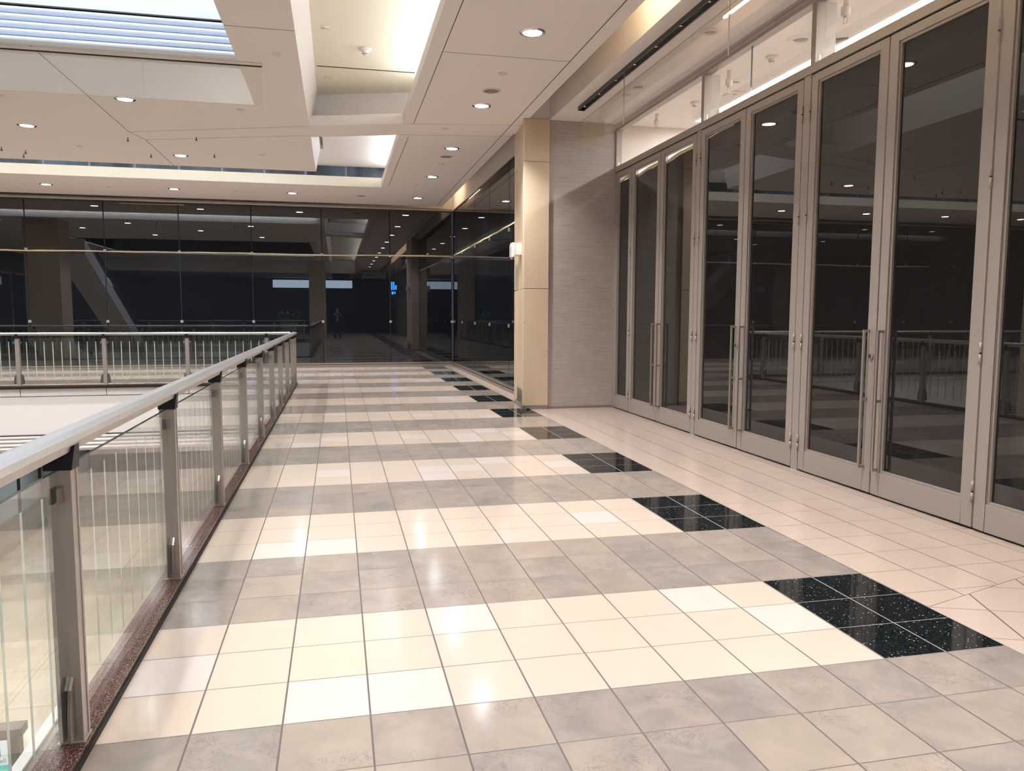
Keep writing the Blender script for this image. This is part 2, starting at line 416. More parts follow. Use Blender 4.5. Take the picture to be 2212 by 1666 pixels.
b = slab_part(YB, 6.95, -3.358); b.box(-3.355, -2.66, 5.825, 5.835, H-.0012, H+.01, MAT['joint'])
b.box(-3.355, -2.66, 0, .01, H-.0012, H+.01, MAT['joint'])
o = b.build('ceiling'); structure(o, 'narrow white ceiling slab between skylight and long coffer', 'ceiling')
o = MB(MAT['ceil']).box(XL, -12.5, YB, 6.95, H, 5.2).build('ceiling'); structure(o, 'white ceiling left of the skylight', 'ceiling')
o = MB(MAT['ceil']).box(-12.5, -3.358, YB, -1.0, H, 5.2).build('ceiling'); structure(o, 'white ceiling behind the photographer', 'ceiling')
# slanting beam between the two coffers
b = MB(MAT['ceil'], MAT['joint'])
b.prism([(-2.66, 9.975), (-1.235, 9.515), (-1.235, 10.29), (-2.66, 10.79)], H-.001, 4.54)
b.prism([(-2.72, 10.54), (-.3, 9.75), (-.3, 9.9), (-2.72, 10.68)], 4.50, 5.1)
b.prism([(-2.72, 10.64), (-.3, 9.85), (-.3, 10.1), (-2.72, 10.82)], 4.50, 4.9)
o = b.build('ceiling'); structure(o, 'white beam crossing between the two lit coffers', 'ceiling beam')
# long strip above the corridor
b = MB(MAT['ceil'], MAT['joint'])
b.box(-1.238, .575, YB, 18.62, H, 4.54)
for y0, y1 in ((-20, 9.47), (10.41, 15.45)): b.box(-1.083, -1.073, y0, y1, H-.0012, H+.01, MAT['joint'])
b.box(.40, .412, -20, 18.4, H-.0012, H+.01, MAT['joint'])
b.box(-1.08, .405, 6.11, 6.118, H-.0012, H+.01, MAT['joint'])
for y in (.3, -5.5): b.box(-1.08, .405, y, y+.008, H-.0012, H+.01, MAT['joint'])
b.prism([(-1.238, 9.515), (.575, 9.2), (.575, 9.206), (-1.238, 9.521)], H-.0012, H+.01, m=MAT['joint'])
b.prism([(-1.238, 10.28), (.575, 9.95), (.575, 9.956), (-1.238, 10.286)], H-.0012, H+.01, m=MAT['joint'])
o = b.build('ceiling'); structure(o, 'pinkish white ceiling strip above the corridor with five downlights', 'ceiling')
# far strip above the walkway and its upstand
b = MB(MAT['ceil'], MAT['cream'])
b.box(XL, -1.238, 15.74, 18.62, H, 4.54)
b.box(XL, -.3, 15.735, 15.9, H+.001, 4.61, MAT['cream'])
o = b.build('ceiling'); structure(o, 'white ceiling strip with downlights above the far walkway', 'ceiling')
o = MB(MAT['clerestory']).box(XL, -.3, 15.78, 15.82, 4.61, 4.86).build('window_1'); structure(o, 'dark dotted clerestory band above the far ceiling strip', 'window')
b = MB(MAT['white']); b.prism([(-2.5, 10.7), (-.3, 9.9), (-.3, 15.9), (-2.5, 15.9)], 4.845, 5.05); b.box(XL, -2.5, 13.95, 15.9, 4.845, 5.05)
b.box(-.45, -.3, 9.9, 15.9, 4.5, 4.9)
o = b.build('ceiling'); structure(o, 'brightly lit white coffer ceiling above the clerestory band', 'ceiling')
# roof above everything except the skylight well; underside is the cream top of the long coffer
b = MB(MAT['cream'])
b.box(-2.7, 7, YB, 20, 5.0, 5.2); b.box(XL, -2.7, 13.9, 20, 5.06, 5.2)
b.box(-.42, -.3, YB, 9.9, 4.5, 5.0)
b.box(-2.505, -1.105, 8.955, 8.985, 4.9965, 5.01, MAT['gap'])
o = b.build('ceiling'); structure(o, 'cream coffer ceiling above the corridor edge with a dark air slot', 'ceiling')
# skylight well
b = MB(MAT['white'])
b.box(-12.6, -3.358, 6.955, 7.1, 5.2, 8.2); b.box(-12.7, -12.5, -1.2, 7.1, 4.45, 8.2); b.box(-3.36, -3.2, -1.2, 7.1, 5.15, 8.2); b.box(-12.7, -3.2, -1.2, -1.0, 4.45, 8.2)
o = b.build('wall_skylight_well'); structure(o, 'white walls of the skylight well', 'skylight well')
b = MB(MAT['ribs'], MAT['darktrim'])
for i in range(5):
    z0 = H+.005+i*.078; pts = []
    for k in range(9):
        t = PI*k/8; pts.append((6.945-.085*math.sin(t), z0+.039-.039*math.cos(t)))
    b.prism([(6.949, z0)]+pts[1:-1]+[(6.949, z0+.078)], -12.5, -3.36, 'x')
b.box(-12.5, -3.36, 6.865, 6.949, 4.787, 4.80, MAT['darktrim'])
b.box(-12.5, -3.36, 6.90, 6.949, 4.80, 5.9)
o = b.build('trim_4'); structure(o, 'bright ribbed white cladding at the far side of the skylight', 'skylight cladding')
# shade the smooth edges of the ribs
for p in o.data.polygons: p.use_smooth = False
o = MB(MAT['glassclear']).box(-12.6, -3.2, -1.1, 7.0, 8.1, 8.12).build('window_2'); structure(o, 'clear glass roof of the skylight', 'skylight')
# ceiling behind: bulkhead beam
o = MB(MAT['ceil']).box(XL, -1.25, -5.2, -4.5, 3.75, H+.02).build('ceiling'); structure(o, 'white dropped beam behind the photographer', 'ceiling beam')

# right side: vestibule ceiling, header over the corridor glass
b = MB(MAT['ceil'], MAT['joint'])
b.box(.9, XD+.02, YB, 8.78, H, 5.02); b.box(1.40, 1.406, YB, 8.78, H-.001, H+.01, MAT['joint'])
o = b.build('ceiling'); structure(o, 'white ceiling in front of the shop doors with recessed eyeball lights', 'ceiling')
b = MB(MAT['ceil'], MAT['darktrim'])
b.box(.9, 1.15, 9.8, YW+.3, 4.31, 5.02); b.box(.575, 1.2, 8.78, 9.8, H, 5.02)
b.box(XL, .9, YW, YW+.3, 4.31, 5.06)
b.box(.885, .93, 9.8, YW, 4.275, 4.31, MAT['darktrim']); b.box(XL, .9, YW-.03, YW, 4.275, 4.31, MAT['darktrim'])
b.box(XL, .86, YW-.16, YW-.03, 4.335, 4.36, MAT['trim']); b.box(XL, .9, YW-.06, YW, 4.31, 4.335)
o = b.build('wall_header'); structure(o, 'white header above the dark glass walls', 'wall header')

# ================================================================ GREY WALL AND COLUMN
b = MB(MAT['greystone']); b.box(.9, XD+.1, 8.78, 9.9, .035, H); o = b.build('wall_end'); structure(o, 'grey striated stone wall between column and shop doors', 'wall')
b = MB(MAT['beigebase']); b.box(.9, XD, 8.765, 8.79, 0, .036); o = b.build('baseboard_end'); structure(o, 'low metal base under the grey stone wall', 'baseboard')
col = empty('stone_column', (.7, 9.2, 0)); tag(col, 'honey limestone column with stepped left side between dark glass and grey wall', 'column')
def colpart(name, b, bevel=0):
    o = b.build(name, col, bevel); o.matrix_parent_inverse = Matrix.Translation(-col.location); return o
SEG = [(.06, 1.85), (1.86, 3.755), (3.765, 4.39)]
for z0, z1 in SEG:
    b = MB(MAT['limestone'])
    b.prism([(.498, 8.74), (.895, 8.74), (.895, 9.82), (.60, 9.82), (.60, 9.70), (.583, 9.66), (.60, 9.58), (.525, 8.86), (.498, 8.80)], z0, z1)
    colpart('stone_block', b, .006)
b = MB(MAT['limestone']); b.prism([(.51, 8.752), (.885, 8.752), (.885, 9.8), (.62, 9.8), (.535, 8.87)], 0, H); colpart('core', b)
b = MB(MAT['steel']); b.prism([(.508, 8.86), (.60, 9.6), (.61, 9.6), (.52, 8.86)], .05, .285); colpart('steel_guard', b)
b = MB(MAT['beigebase']); b.box(.50, .895, 8.735, 8.75, 0, .06); b.prism([(.495, 8.735), (.51, 8.735), (.61, 9.72), (.59, 9.72)], 0, .045); colpart('base_trim', b)
b = MB(MAT['gap']); b.tube((.575, 8.73, 0.0), (.575, 8.73, .02), .022, .016); b.box(.545, .605, 8.722, 8.738, .0, .012); colpart('door_stop', b)
# emergency lamp unit on the column's left flank
al = empty('alarm_unit', (.52, 9.25, 2.48)); tag(al, 'small white alarm device on the left flank of the limestone column', 'alarm')
b = MB(MAT['whitecap']); b.box(-.05, .04, -.16, .05, -.09, .10); b.build('back_plate', al, .008)
b = MB(MAT['whitecap']); b.prism([(-.095, -.11), (-.05, -.11), (-.05, .12), (-.08, .12), (-.095, .06)], 0, .16, 'y'); b.build('horn_housing', al, .006)
b = MB(MAT['gap']); b.box(-.0965, -.094, .064, .071, -.06, .05); b.build('label_mark', al)
b = MB(MAT['chrome']); b.box(-.09, -.06, .1, .15, -.14, -.11); b.build('strobe', al, .004)

# ================================================================ DARK GLASS WALLS
def glazed_wall(name, label, along, joints, plane, z0=.125, z1=4.275):
    root = empty(name); structure(root, label, 'glass wall')
    g = .014
    for a, c in zip(joints[:-1], joints[1:]):
        b = MB(MAT['film'])
        if along == 'x': b.box(c+g, a-g, plane, plane+.012, z0, z1)
        else: b.box(plane, plane+.012, c+g, a-g, z0, z1)
        b.build('glass_pane', root)
    b = MB(MAT['gap'])
    lo, hi = min(joints), max(joints)
    if along == 'x': b.box(lo, hi, plane+.014, plane+.05, z0-.05, z1+.04)
    else: b.box(plane+.014, plane+.05, lo, hi, z0-.05, z1+.04)
    b.build('backing', root)
    b = MB(MAT['trim'], MAT['darktrim'], MAT['beigebase'])
    if along == 'x':
        b.box(lo, hi, plane-.05, plane+.02, .085, .12); b.box(lo, hi, plane-.03, plane+.02, .07, .085, MAT['darktrim']); b.box(lo, hi, plane-.045, plane+.02, 0, .07, MAT['beigebase'])
    else:
        b.box(plane-.05, plane+.02, lo, hi, .085, .12); b.box(plane-.03, plane+.02, lo, hi, .07, .085, MAT['darktrim']); b.box(plane-.045, plane+.02, lo, hi, 0, .07, MAT['beigebase'])
    b.build('sill', root)
    for j in joints[1:-1]+[joints[0]]:
        for z in (1.25, 3.05):
            b = MB(MAT['clip'], MAT['gap'])
            if along == 'x':
                b.box(j-.032, j+.032, plane-.014, plane, z-.032, z+.032); b.box(j-.003, j+.003, plane-.0145, plane, z-.02, z+.02, MAT['darktrim'])
            else:
                b.box(plane-.014, plane, j-.032, j+.032, z-.032, z+.032)
            b.build('patch_fitting', root)
    return root
JX = [.87, -.842, -2.66, -4.46, -6.25, -8.03, -9.83, -11.63, -13.43, -15.23, -17.03]
glazed_wall('window_3', 'tall dark mirror-like glass wall closing the far end of the mall', 'x', JX, YW)
JY = [18.86, 17.2, 15.3, 13.48, 11.58, 9.72]
glazed_wall('window_4', 'dark glass wall on the right of the corridor running to the far corner', 'y', JY, .9)

def tape_strip(pts, w_, normal, label, group=None, mtl='tape'):
    # thin tape laid along a polyline with ragged width
    b = MB(MAT[mtl]); n = Vector(normal)
    P = [Vector(p) for p in pts]; L = []; 
    for i in range(len(P)-1):
        k = max(2, int((P[i+1]-P[i]).length/.35))
        L += [P[i].lerp(P[i+1], t/k) for t in range(k)]
    L.append(P[-1])
    up = []; dn = []
    for p in L:
        q = p+Vector((0, 0, random.uniform(-.006, .006))); ww = w_*random.uniform(.7, 1.2)
        up.append(q+Vector((0, 0, ww/2))); dn.append(q-Vector((0, 0, ww/2)))
    vs = []
    for u, d in zip(up, dn): vs += [u, d, u+n*.002, d+n*.002]
    fs = []
    for i in range(len(L)-1):
        a = 4*i; c = a+4
        fs += [(a+2, a+3, c+3, c+2), (a, c, c+1, a+1), (a, a+2, c+2, c), (a+1, c+1, c+3, a+3)]
    fs += [(0, 1, 3, 2), (4*len(L)-4, 4*len(L)-2, 4*len(L)-1, 4*len(L)-3)]
    b.add(vs, fs); o = b.build('masking_tape'); tag(o, label, 'tape', group); return o
yy = YW-.004
tape_strip([(-12.5, yy, 3.04), (-9.9, yy, 3.015), (-8.4, yy, 3.03), (-5.0, yy, 3.05), (-3.2, yy, 3.035), (-.8, yy, 3.06), (.86, yy, 3.075)], .035, (0, -1, 0), 'long pale masking tape line across the far dark glass wall at lintel height')
tape_strip([(.896, 18.7, 3.08), (.896, 15.2, 3.10), (.896, 12.4, 3.12), (.896, 9.9, 3.14)], .035, (-1, 0, 0), 'pale masking tape line along the dark glass wall right of the corridor')
tape_strip([(-7.64, yy, 4.255), (-7.2, yy, 4.25), (-6.1, yy, 4.26)], .02, (0, -1, 0), 'short tape strip under the ceiling on the far glass wall')

# ================================================================ SHOP DOORS
def leaf(y0, y1, num, label, hinge_side, handle=True, handle_side=None, lock=False):
    """door leaf between y0<y1 on plane XD"""
    root = empty('door_%d' % num, (XD, (y0+y1)/2, 0)); structure(root, label, 'door')
    w2 = (y1-y0)/2-.004
    zb, zt = .018, 3.64; st = .095
    b = MB(MAT['frame'])
    b.box(0, .05, -w2, -w2+st, zb, zt); b.box(0, .05, w2-st, w2, zb, zt)
    b.box(0, .05, -w2+st, w2-st, zb, .205); b.box(0, .05, -w2+st, w2-st, 3.57, zt)
    b.build('frame', root, .002)
    b = MB(MAT['frame']); s2 = st; t = .02
    b.box(.012, .05, -w2+s2, -w2+s2+t, .205, 3.57); b.box(.012, .05, w2-s2-t, w2-s2, .205, 3.57)
    b.box(.012, .05, -w2+s2+t, w2-s2-t, .205, .225); b.box(.012, .05, -w2+s2+t, w2-s2-t, 3.55, 3.57)
    b.build('glazing_bead', root, .0015)
    b = MB(MAT['doorfilm']); b.box(.03, .036, -w2+s2+t, w2-s2-t, .225, 3.55 if num > 3 else 3.49)
    b.build('glass', root)
    if num <= 3:
        b = MB(MAT['glassclear']); b.box(.030, .036, -w2+s2+t, w2-s2-t, 3.491, 3.55); b.build('clear_glass_top', root)
    if handle:
        yh = (w2-.076) if handle_side > 0 else (-w2+.076)
        b = MB(MAT['handle']); x0, x1 = -.058, -.042
        b.box(x0, x1, yh-.011, yh+.011, .215, 1.355)
        for z in (.215, .775, 1.333): b.box(x1-.001, .0, yh-.009, yh+.009, z, z+.022)
        b.build('pull_handle', root, .002)
    if lock:
        b = MB(MAT['chrome']); yl = (w2-.03) if handle_side > 0 else (-w2+.03)
        b.tube((0, yl, 1.14), (-.022, yl, 1.14), .02); b.build('lock_cylinder', root)
    if hinge_side:
        yh = hinge_side*(w2+.004)
        for z in (.27, 1.22, 2.39, 3.32):
            b = MB(MAT['frame'], MAT['gap']); b.tube((-.008, yh, z-.075), (-.008, yh, z-.006), .0095); b.tube((-.008, yh, z+.004), (-.008, yh, z+.075), .0095); b.tube((-.008, yh, z-.006), (-.008, yh, z+.004), .0075, m=MAT['gap'])
            b.build('hinge', root)
    return root
ordn = ['narrow fixed', 'first', 'second', 'third', 'fourth', 'fifth', 'sixth', 'seventh', 'eighth', 'ninth']
leaf(8.088, 8.745, 1, 'narrow glazed leaf beside the grey stone wall', -1, False)
leaf(7.045, 8.080, 2, 'tall glazed door leaf, left one of the farthest pair', 0, True, -1)
leaf(5.985, 7.037, 3, 'tall glazed door leaf, right one of the farthest pair', -1, True, 1)
leaf(4.847, 5.868, 4, 'tall glazed door leaf, left one of the middle pair', 1, True, -1, True)
leaf(3.805, 4.839, 5, 'tall glazed door leaf, right one of the middle pair', -1, True, 1)
leaf(2.668, 3.687, 6, 'tall glazed door leaf, left one of the nearest pair, with lock cylinder', 1, True, -1, True)
leaf(1.615, 2.660, 7, 'tall glazed door leaf, right one of the nearest pair', -1, True, 1)
leaf(.57, 1.607, 8, 'glazed leaf cut by the right edge of the photo', 0, False)
leaf(-.49, .562, 9, 'glazed leaf beside the camera outside the photo', -1, False)
# frame around the doors
b = MB(MAT['frame'], MAT['gap'])
b.box(XD, XD+.09, 8.75, 8.78, 0, 4.36); b.box(XD-.01, XD+.09, -2.6, 8.75, 3.655, 3.735); b.box(XD-.01, XD+.09, -2.6, 8.78, 4.275, 4.345)
b.box(XD-.01, XD+.09, -2.6, 8.78, 4.345, 4.352, MAT['gap']); b.box(XD-.005, XD+.09, -2.6, 8.78, 4.352, H)
for y0, y1 in ((5.874, 5.979), (3.693, 3.799), (-.6, -.495)): b.box(XD, XD+.09, y0, y1, 0, 3.656)
b.box(XD+.01, XD+.09, -.6, 8.75, 3.642, 3.656, MAT['gap'])
b.box(XD+.02, XD+.07, -.6, 8.75, 0, .016, MAT['gap'])
for y in (5.86, 3.68, 1.5, -.6): b.box(XD, XD+.2, y-.035, y+.035, 3.73, 4.28)
o = b.build('trim_5'); structure(o, 'taupe metal frame around the shop doors and transom', 'door frame')
b = MB(MAT['glassclear'])
tr = empty('window_5', (XD+.04, 0, 0)); structure(tr, 'clear transom glazing above the shop doors', 'transom window')
for y0, y1 in ((5.90, 8.745), (4.842, 5.82), (3.72, 4.834), (1.54, 3.64), (-.56, 1.46)):
    b = MB(MAT['glassclear'], MAT['glassedge']); b.box(0, .01, y0, y1, 3.735, 4.275); b.build('glass_pane', tr)
for y in (4.838,):
    b = MB(MAT['glassedge']); b.box(-.001, .012, y-.003, y+.003, 3.735, 4.275); b.build('pane_joint', tr)
xx = XD+.0295
tp = [((8.62, 3.50), (8.18, 3.52), 'on the narrow leaf beside the stone wall'), ((7.93, 3.47), (7.17, 3.51), 'inside the left leaf of the farthest door pair'),
      ((6.93, 3.47), (6.10, 3.52), 'inside the right leaf of the farthest door pair'), ((5.76, 3.53), (5.15, 3.545), 'at the top of the left leaf of the middle pair')]
for (ya, za), (yb, zb), t in tp:
    tape_strip([(xx, ya, za), (xx, (ya+yb)/2, (za+zb)/2+.01), (xx, yb, zb)], .045 if ya > 5.9 else .02, (-1, 0, 0), 'ragged masking tape '+t)
# shop interior seen above the film
b = MB(MAT['shopwall'])
b.box(XD+.1, 6.2, 9.66, 9.8, 0, 5.0); o = b.build('wall_shop_end'); structure(o, 'white end wall inside the shop', 'wall')
o = MB(MAT['shopwall']).box(6.1, 6.2, -4, 9.66, 0, 5.0).build('wall_shop_back'); structure(o, 'white back wall inside the shop', 'wall')
o = MB(MAT['shopwall']).box(XD+.1, 6.2, -4.2, -4, 0, 5.0).build('wall_shop_near'); structure(o, 'white near wall inside the shop', 'wall')
o = MB(MAT['shopwall']).box(3.64, 6.1, -4, 9.66, 4.6, 4.8).build('ceiling'); structure(o, 'white shop ceiling beyond the light slot', 'ceiling')
o = MB(MAT['shopwall']).box(3.46, 3.64, 9.15, 9.66, 4.6, 4.8).build('ceiling'); structure(o, 'white shop ceiling at the end of the light slot', 'ceiling')
b = MB(MAT['shopwall']); b.box(XD+.09, 3.46, -4, 9.66, 4.6, 4.8)
b.box(XD, XD+.12, YB, 9.66, 4.36, 5.02)
o = b.build('ceiling'); structure(o, 'white shop ceiling with a long light slot', 'ceiling')
b = MB(MAT['shopwall']); b.box(XD+.1, 6.2, -4, 9.66, -.1, 0); o = b.build('floor'); structure(o, 'shop floor behind the doors', 'floor')
o = MB(MAT['shoplight']).box(3.462, 3.638, -3.98, 9.13, 4.62, 4.65).build('light_slot'); tag(o, 'long glowing light slot in the shop ceiling above the doors', 'ceiling light')

# ceiling fittings ------------------------------------------------
def pendant_sprinkler(x, y, ztop, label, group):
    r = empty('pendant_sprinkler', (x, y, ztop)); tag(r, label, 'sprinkler', group)
    MB(MAT['whitecap']).tube((0, 0, 0), (0, 0, -.12), .028).build('stem', r)
    MB(MAT['whitecap']).lathe([(0, -.10), (.045, -.105), (.045, -.18), (.03, -.195), (0, -.195)]).build('collar', r)
    b = MB(MAT['chrome']); b.tube((0, 0, -.195), (0, 0, -.225), .012); b.box(-.022, -.016, -.004, .004, -.27, -.2); b.box(.016, .022, -.004, .004, -.27, -.2); b.tube((0, 0, -.27), (0, 0, -.275), .026, .026); b.build('head', r)
    return r
pendant_sprinkler(2.665, 8.85, 4.6, 'white pendant sprinkler inside the shop, farthest of the three', 'pendant sprinklers in the shop')
pendant_sprinkler(2.69, 6.61, 4.6, 'white pendant sprinkler inside the shop, middle of the three', 'pendant sprinklers in the shop')
pendant_sprinkler(2.66, 4.22, 4.6, 'white pendant sprinkler inside the shop, nearest of the three', 'pendant sprinklers in the shop')
def smoke(x, y, z, label, s=1.0, g=None):
    r = empty('smoke_detector', (x, y, z)); tag(r, label, 'smoke detector', g)
    MB(MAT['whitecap']).lathe([(0, 0), (.085*s, 0), (.085*s, -.018*s), (.06*s, -.03*s), (.045*s, -.03*s)]).build('base', r)
    MB(MAT['whitecap']).lathe([(.055*s, -.028*s), (.045*s, -.055*s), (.035*s, -.085*s), (0, -.085*s)]).build('dome', r)
    MB(MAT['gap']).lathe([(.0405*s, -.066*s), (.0392*s, -.076*s)]).build('vent_slot', r); return r
smoke(-1.851, 8.08, 5.0, 'white smoke detector under the cream coffer ceiling', 1.0)
smoke(2.94, 8.1, 4.6, 'white smoke detector inside the shop near its end wall', .8)
smoke(2.93, 6.0, 4.6, 'white smoke detector inside the shop beside the light slot', .9)
def cap(x, y, z, label, group, r=.055):
    o = MB(MAT['whitecap']).lathe([(0, -.006), (r, -.006), (r+.004, 0), (0, 0)]).build('cover_disc'); o.location = (x, y, z); tag(o, label, 'cover disc', group); return o
G = 'small concealed-sprinkler discs in the ceiling'
cap(-.259, 6.73, H, 'small flat disc in the corridor ceiling, nearest to the camera', G)
cap(-.565, 9.689, H, 'small flat disc in the corridor ceiling left of the light row, on the beam line', G)
cap(-.246, 12.57, H, 'small flat disc in the corridor ceiling beyond the second speaker', G)
cap(-.442, 15.2, H, 'small flat disc in the corridor ceiling, farthest of the row', G)
cap(-3.59, 9.238, H, 'small flat disc on the broad slab below the hanging glass', G)
cap(-3.587, 12.51, H, 'small flat disc on the broad slab near its right corner', G)
cap(-6.654, 12.48, H, 'small flat disc on the broad slab towards the left', G)
cap(-6.66, 9.2, H, 'small flat disc on the broad slab at the left edge of the photo', G)
cap(-2.364, 7.41, 5.0, 'small pale disc in the cream coffer nearer the camera', G, .06)
cap(-2.356, 9.51, 5.0, 'small pale disc in the cream coffer beyond the dark slot', G, .06)
cap(-7.4, 17.1, H, 'small flat disc in the far ceiling strip, left one', G)
cap(-4.6, 17.1, H, 'small flat disc in the far ceiling strip, right one', G)
cap(1.532, 7.25, H, 'small flat disc in the ceiling before the shop doors', G)
cap(2.955, 7.52, 4.6, 'small flat disc in the shop ceiling', G)
def speaker(x, y, z, label, r=.13):
    q = empty('ceiling_speaker', (x, y, z)); tag(q, label, 'ceiling speaker', 'round speakers in the corridor ceiling')
    MB(MAT['whitecap']).lathe([(r*.78, -.004), (r*.8, -.012), (r, -.008), (r+.005, 0)]).build('rim', q)
    MB(MAT['beigebase']).lathe([(0, -.006), (r*.79, -.006)]).build('grille', q)
speaker(-.256, 7.47, H, 'round ceiling speaker between the two nearest corridor downlights')
speaker(-.247, 11.84, H, 'round ceiling speaker in the middle of the corridor ceiling')
speaker(-1.649, 17.13, H, 'round ceiling speaker in the far strip near the corner')
def eyeball(x, y, z, label, s=1):
    q = empty('recessed_eyeball_light', (x, y, z)); tag(q, label, 'ceiling light', 'unlit recessed eyeball lights')
    MB(MAT['whitecap']).lathe([(.062*s, -.004), (.07*s, -.02), (.115*s, -.006), (.12*s, 0)]).build('trim_ring', q)
    MB(MAT['beigebase']).lathe([(0, .0-.012), (.03*s, -.012), (.064*s, -.004)]).build('lens', q)
eyeball(1.538, 6.84, H, 'unlit recessed light before the doors seen through the hanging glass, farther one')
eyeball(1.537, 4.86, H, 'unlit recessed light before the doors seen through the hanging glass, nearer one')
eyeball(2.915, 5.385, 4.6, 'unlit recessed light in the shop ceiling above the transom mullion', 1.3)
eyeball(3.0, 7.0, 4.6, 'unlit recessed light in the shop ceiling partly behind the mullion', .8)
q = empty('ceiling_access_panel', (3.277, 7.54, 4.6)); tag(q, 'small square white access panel in the shop ceiling', 'access panel')
b = MB(MAT['whitecap']); b.box(-.11, .11, -.13, .13, -.012, 0); b.build('cover', q, .003)
b = MB(MAT['beigebase']); b.box(-.02, .02, -.03, .03, -.0135, -.011); b.build('keyhole_plate', q)
q = MB(MAT['beigebase']).prism([(-.12, .02), (.12, -.12), (.05, .14)], -.02, 0).build('air_vent'); q.location = (3.29, 5.33, 4.6); tag(q, 'small dark triangular vent in the shop ceiling', 'vent')
q = empty('ceiling_access_plate', (-2.9, 6.62, H)); tag(q, 'tiny square plate in the slab right of the hanging glass', 'access plate')
b = MB(MAT['whitecap']); b.box(-.05, .05, -.07, .07, -.004, 0); b.build('plate', q)
G = 'small spray sprinkler heads under the broad slab'
SP = [((-5.643, 11.536), 'beside the bend of the ceiling joint'), ((-4.517, 11.231), 'right of the bend of the ceiling joint'), ((-4.438, 12.634), 'right of the far slab downlight'),
      ((-5.583, 12.911), 'left of the far slab downlight'), ((-7.727, 13.094), 'in the left cluster, nearest the middle'), ((-7.89, 13.468), 'in the left cluster, farthest back'), ((-8.038, 12.889), 'in the left cluster, at the photo edge')]
for (x, y), t in SP:
    q = empty('sprinkler_head', (x, y, H)); tag(q, 'tiny dark sprinkler head '+t, 'sprinkler', G)
    MB(MAT['beigebase']).tube((0, 0, 0), (0, 0, -.035), .008).build('stem', q)
    b = MB(MAT['beigebase']); b.tube((0, 0, -.035), (0, 0, -.06), .012, .02); b.tube((0, 0, -.06), (0, 0, -.064), .022); b.build('deflector', q)

# downlights ------------------------------------------------------
sp_d = bpy.data.lights.new('downlight_beam', 'AREA'); sp_d.shape = 'DISK'; sp_d.size = .19; sp_d.energy = P_SPOT; sp_d.color = (1.0, .975, .985); sp_d.spread = math.radians(112)
DL = empty('downlight', (0, 0, H))
MB(MAT['chrome']).lathe([(.098, -.006), (.108, -.014), (.132, -.006), (.136, 0)], seg=36).build('trim_ring', DL)
MB(MAT['lens']).lathe([(0, -.001), (.06, -.002), (.099, -.006)], seg=36).build('lens', DL)
lo = bpy.data.objects.new('lamp', sp_d); COL.objects.link(lo); lo.parent = DL; lo.location = (0, 0, -.02)
first = [True]
def downlight(x, y, label, group):
    o = DL if first[0] else copy_tree(DL)
    first[0] = False
    o.location = (x, y, H); tag(o, label, 'downlight', group); return o
G = 'downlights in the corridor ceiling strip'
for (y, t) in [(5.31, 'nearest of the five'), (8.22, 'second nearest of the five'), (11.12, 'middle one of the five'), (14.03, 'second farthest of the five'), (17.15, 'farthest, at the corner')]:
    downlight(-.245, y, 'round lit downlight in the corridor ceiling, '+t, G)
G = 'downlights in the far ceiling strip'
for (x, t) in [(-3.295, 'right one of the three'), (-5.99, 'middle one of the three'), (-8.72, 'left one of the three')]:
    downlight(x, 17.1, 'round lit downlight above the far walkway, '+t, G)
for x in (-11.4, -14.1): downlight(x, 17.1, 'round lit downlight above the far walkway outside the photo', 'far strip downlights outside the photo')
G = 'downlights in the broad slab'
for (x, y, t) in [(-5.07, 12.91, 'farthest, above the tape line'), (-6.97, 11.0, 'at the left edge of the photo'), (-5.065, 9.02, 'right under the hanging glass')]:
    downlight(x, y, 'round lit downlight in the broad slab, '+t, G)
for x, y in [(-8.9, 9.0), (-8.9, 12.9), (-10.8, 11.0), (-12.7, 12.9), (-14.6, 9), (-14.6, 3), (-14.6, -3)]:
    downlight(x, y, 'round lit downlight in the slab left of the photo', 'slab downlights outside the photo')
for x, y in [(-.245, 2.4), (-.245, -.5), (-.245, -3.4), (-.245, -6.3), (-.245, -9.2), (-.245, -14), (-5, -8), (-9, -8), (-5, -14), (-10, -14)]:
    downlight(x, y, 'round lit downlight in the ceiling behind the photographer', 'downlights behind the photographer')

for (x, y) in [(-4.35, .6), (-4.85, 3.4)]:
    f = empty('floodlight', (x, y, 7.7)); tag(f, 'round floodlight hung high in the skylight well', 'floodlight', 'floodlights in the skylight well')
    MB(MAT['gap']).lathe([(0, .25), (.16, .25), (.24, .02), (.22, .0)], seg=20).build('housing', f)
    MB(MAT['gap']).tube((0, 0, .25), (0, 0, .40), .015).build('stem', f)
    MB(MAT['lens']).lathe([(0, .015), (.21, .015)], seg=20).build('lens', f)
    ld = bpy.data.lights.new('flood_beam', 'AREA'); ld.shape = 'DISK'; ld.size = .36; ld.energy = 42; ld.color = (1, .97, .93); ld.spread = math.radians(120)
    lo2 = bpy.data.objects.new('lamp', ld); COL.objects.link(lo2); lo2.parent = f; lo2.location = (0, 0, -.005)
# hidden cove tubes (real tubes on the ledges above the ceiling strips)
def cove(x0, x1, y0, y1, z, label, m='cove', r=.02):
    o = MB(MAT[m]).tube(((x0+x1)/2, y0, z), ((x0+x1)/2, y1, z), r).build('cove_tube') if y1-y0 > .2 else MB(MAT[m]).tube((x0, y0, z), (x1, y0, z), r).build('cove_tube')
    tag(o, label, 'cove light'); return o
cove(-.95, -.95, -12, 9.0, 4.60, 'fluorescent cove tube above the corridor ceiling edge beside the long coffer')
cove(-.95, -.95, 10.6, 15.2, 4.60, 'fluorescent cove tube beside the far coffer', r=.022)
cove(.5, .5, -6, 5.0, 4.60, 'warm cove tube above the corridor ceiling edge near the doors', 'covewarm')
cove(.5, .5, 16.8, 18.4, 4.60, 'warm cove tube above the corridor ceiling near the far corner', 'covewarm', .012)

